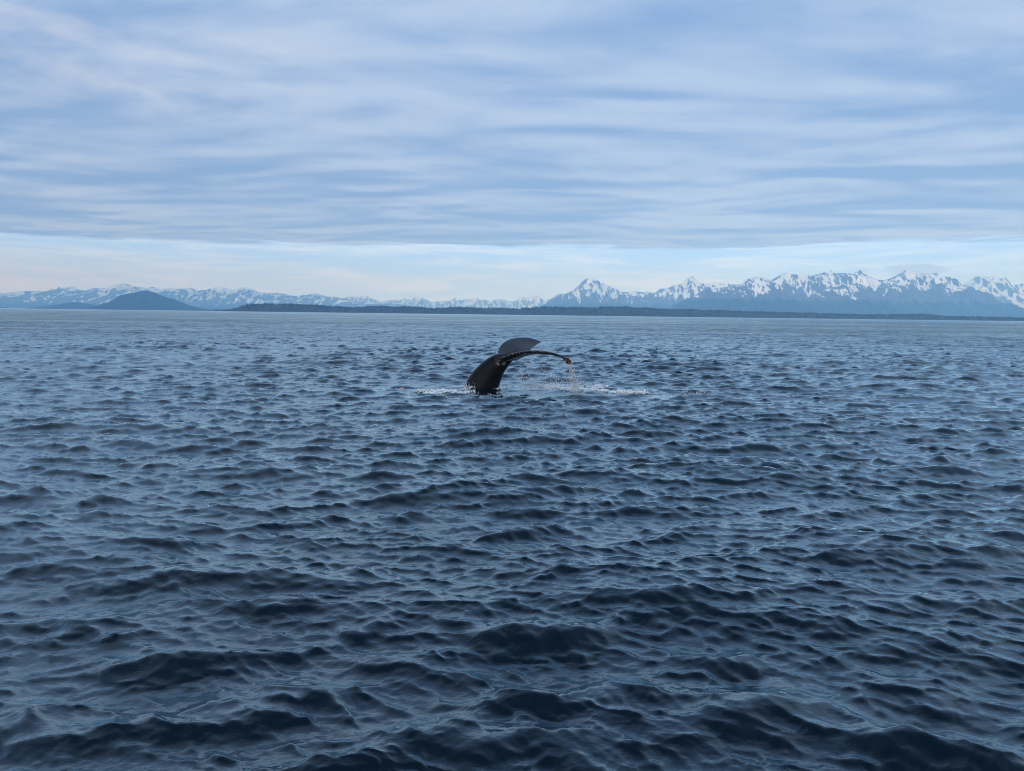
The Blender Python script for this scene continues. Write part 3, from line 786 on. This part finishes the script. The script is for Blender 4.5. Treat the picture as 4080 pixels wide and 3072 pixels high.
fmat, g, b = new_mat('sea_froth')
geo = g.node('ShaderNodeNewGeometry'); n = g.noise(geo.outputs['Position'], 30, 3)
g.put(b.inputs['Base Color'], g.mix(n, (0.62, 0.70, 0.74), (0.88, 0.90, 0.91))); b.inputs['Roughness'].default_value = 0.7
fp, fr = [], []
for (qx, qy, ln, wd, s) in FW:
    for _ in range(int(620 * s * s * ln * 2)):
        x = qx + random.gauss(0, ln * 0.62); y = qy + random.gauss(0, wd * 0.5)
        if gnoise(np.array([x * 3.0]), np.array([y * 2.0]), 77)[0] < 0.05: continue
        fp.append((x, y)); fr.append(random.choice((0.008, 0.012, 0.016, 0.024, 0.034)) * (0.6 + 0.4 * s))
fp = np.array(fp); fr = np.array(fr)
fh, fdx, fdy, _ = sea(fp[:, 0], fp[:, 1], np.full(len(fp), 0.1))
F3 = np.stack([fp[:, 0] + fdx, fp[:, 1] + fdy, fh + fr * 0.3 + np.abs(RNG.normal(0, 0.018, len(fp)))], -1)
drops('foam', F3, fr * 1.5, fr * 0.9, fmat, 'white foam churned on the sea beside the whale tail', 'foam')

# ------------------------------------------------------------------ small white boats by the far shore
hullm, g, b = new_mat('white_hull'); b.inputs['Base Color'].default_value = (0.8, 0.8, 0.8, 1); b.inputs['Roughness'].default_value = 0.4
glassm, g, b = new_mat('dark_window'); b.inputs['Base Color'].default_value = (0.02, 0.03, 0.04, 1); b.inputs['Roughness'].default_value = 0.1
def boat(px, py, Y, rz, s, label):
    root = bpy.data.objects.new('small_boat', None); scene.collection.objects.link(root)
    p = at(px, py, Y); root.location = (p[0], Y, 0); root.rotation_euler.z = rz; root.scale = (s, s, s)
    tag(root, label=label, cat='boat', group='small white boats near the far shore')
    ring = []
    for t in np.linspace(0, 1, 9):
        w = 1.1 * (1 - t ** 3) + 0.03; sh = 0.9 + 0.5 * t * t; x = -3 + 6.4 * t
        ring.append([(x, -w, sh), (x, -w * 0.75, 0.1), (x, 0, -0.3 + 0.5 * t ** 3), (x, w * 0.75, 0.1), (x, w, sh), (x, w * 0.8, sh - 0.15), (x, -w * 0.8, sh - 0.15)])
    c, f = loft(ring)
    m_ = bpy.data.meshes.new('hull'); m_.from_pydata([tuple(map(float, q)) for q in c], [], [tuple(map(int, q)) for q in f]); m_.materials.append(hullm)
    o = bpy.data.objects.new('hull', m_); scene.collection.objects.link(o); o.parent = root
    def box(nm, x0, x1, y0, y1, z0, z1, tp, mat):
        v = [(x0, y0, z0), (x1, y0, z0), (x1, y1, z0), (x0, y1, z0), (x0 + tp * .3, y0 + tp * .3, z1), (x1 - tp, y0 + tp * .3, z1), (x1 - tp, y1 - tp * .3, z1), (x0 + tp * .3, y1 - tp * .3, z1)]
        m_ = bpy.data.meshes.new(nm); m_.from_pydata(v, [], [(3, 2, 1, 0), (4, 5, 6, 7), (0, 1, 5, 4), (1, 2, 6, 5), (2, 3, 7, 6), (3, 0, 4, 7)]); m_.materials.append(mat)
        o = bpy.data.objects.new(nm, m_); scene.collection.objects.link(o); o.parent = root
    box('cabin', -1.2, 1.6, -0.75, 0.75, 0.9, 2.3, 0.4, hullm)
    box('window', -0.9, 1.42, -0.765, 0.765, 1.5, 1.95, 0.22, glassm)
boat(524, 1235, 3600, 0.2, 1.0, 'tiny white boat below the tall blue hill, left')
boat(2397, 1254, 3900, 0.5, 0.8, 'tiny white boat off the island beneath the flat-topped snowy mountain')
boat(2948, 1259, 3900, -0.3, 0.7, 'tiny white boat off the island beneath the round-topped blue mountain')
boat(3272, 1266, 3900, 1.2, 0.7, 'tiny white boat off the island beneath the jagged massif, rightmost')

# ------------------------------------------------------------------ haze
hz = bpy.data.materials.new('air'); hz.use_nodes = True; hz.node_tree.nodes.clear(); g = G(hz.node_tree)
pv = g.node('ShaderNodeVolumePrincipled'); o = g.node('ShaderNodeOutputMaterial')
pv.inputs['Color'].default_value = (0.22, 0.54, 1.0, 1)
pv.inputs['Absorption Color'].default_value = (1, 1, 1, 1)
pv.inputs['Density'].default_value = 8.5e-5
pv.inputs['Anisotropy'].default_value = -0.38
g.L.new(pv.outputs[0], o.inputs['Volume'])
bx, y0, y1, z0, z1 = 29500, -29500, 31500, -3.2, 1350
v = [(-bx, y0, z0), (bx, y0, z0), (bx, y1, z0), (-bx, y1, z0), (-bx, y0, z1), (bx, y0, z1), (bx, y1, z1), (-bx, y1, z1)]
haze = mesh_np('haze', v, [(3, 2, 1, 0), (4, 5, 6, 7), (0, 1, 5, 4), (1, 2, 6, 5), (2, 3, 7, 6), (3, 0, 4, 7)], hz, smooth=False)
tag(haze, kind='stuff', label='thin blue haze between the viewer and the mountains', cat='haze')
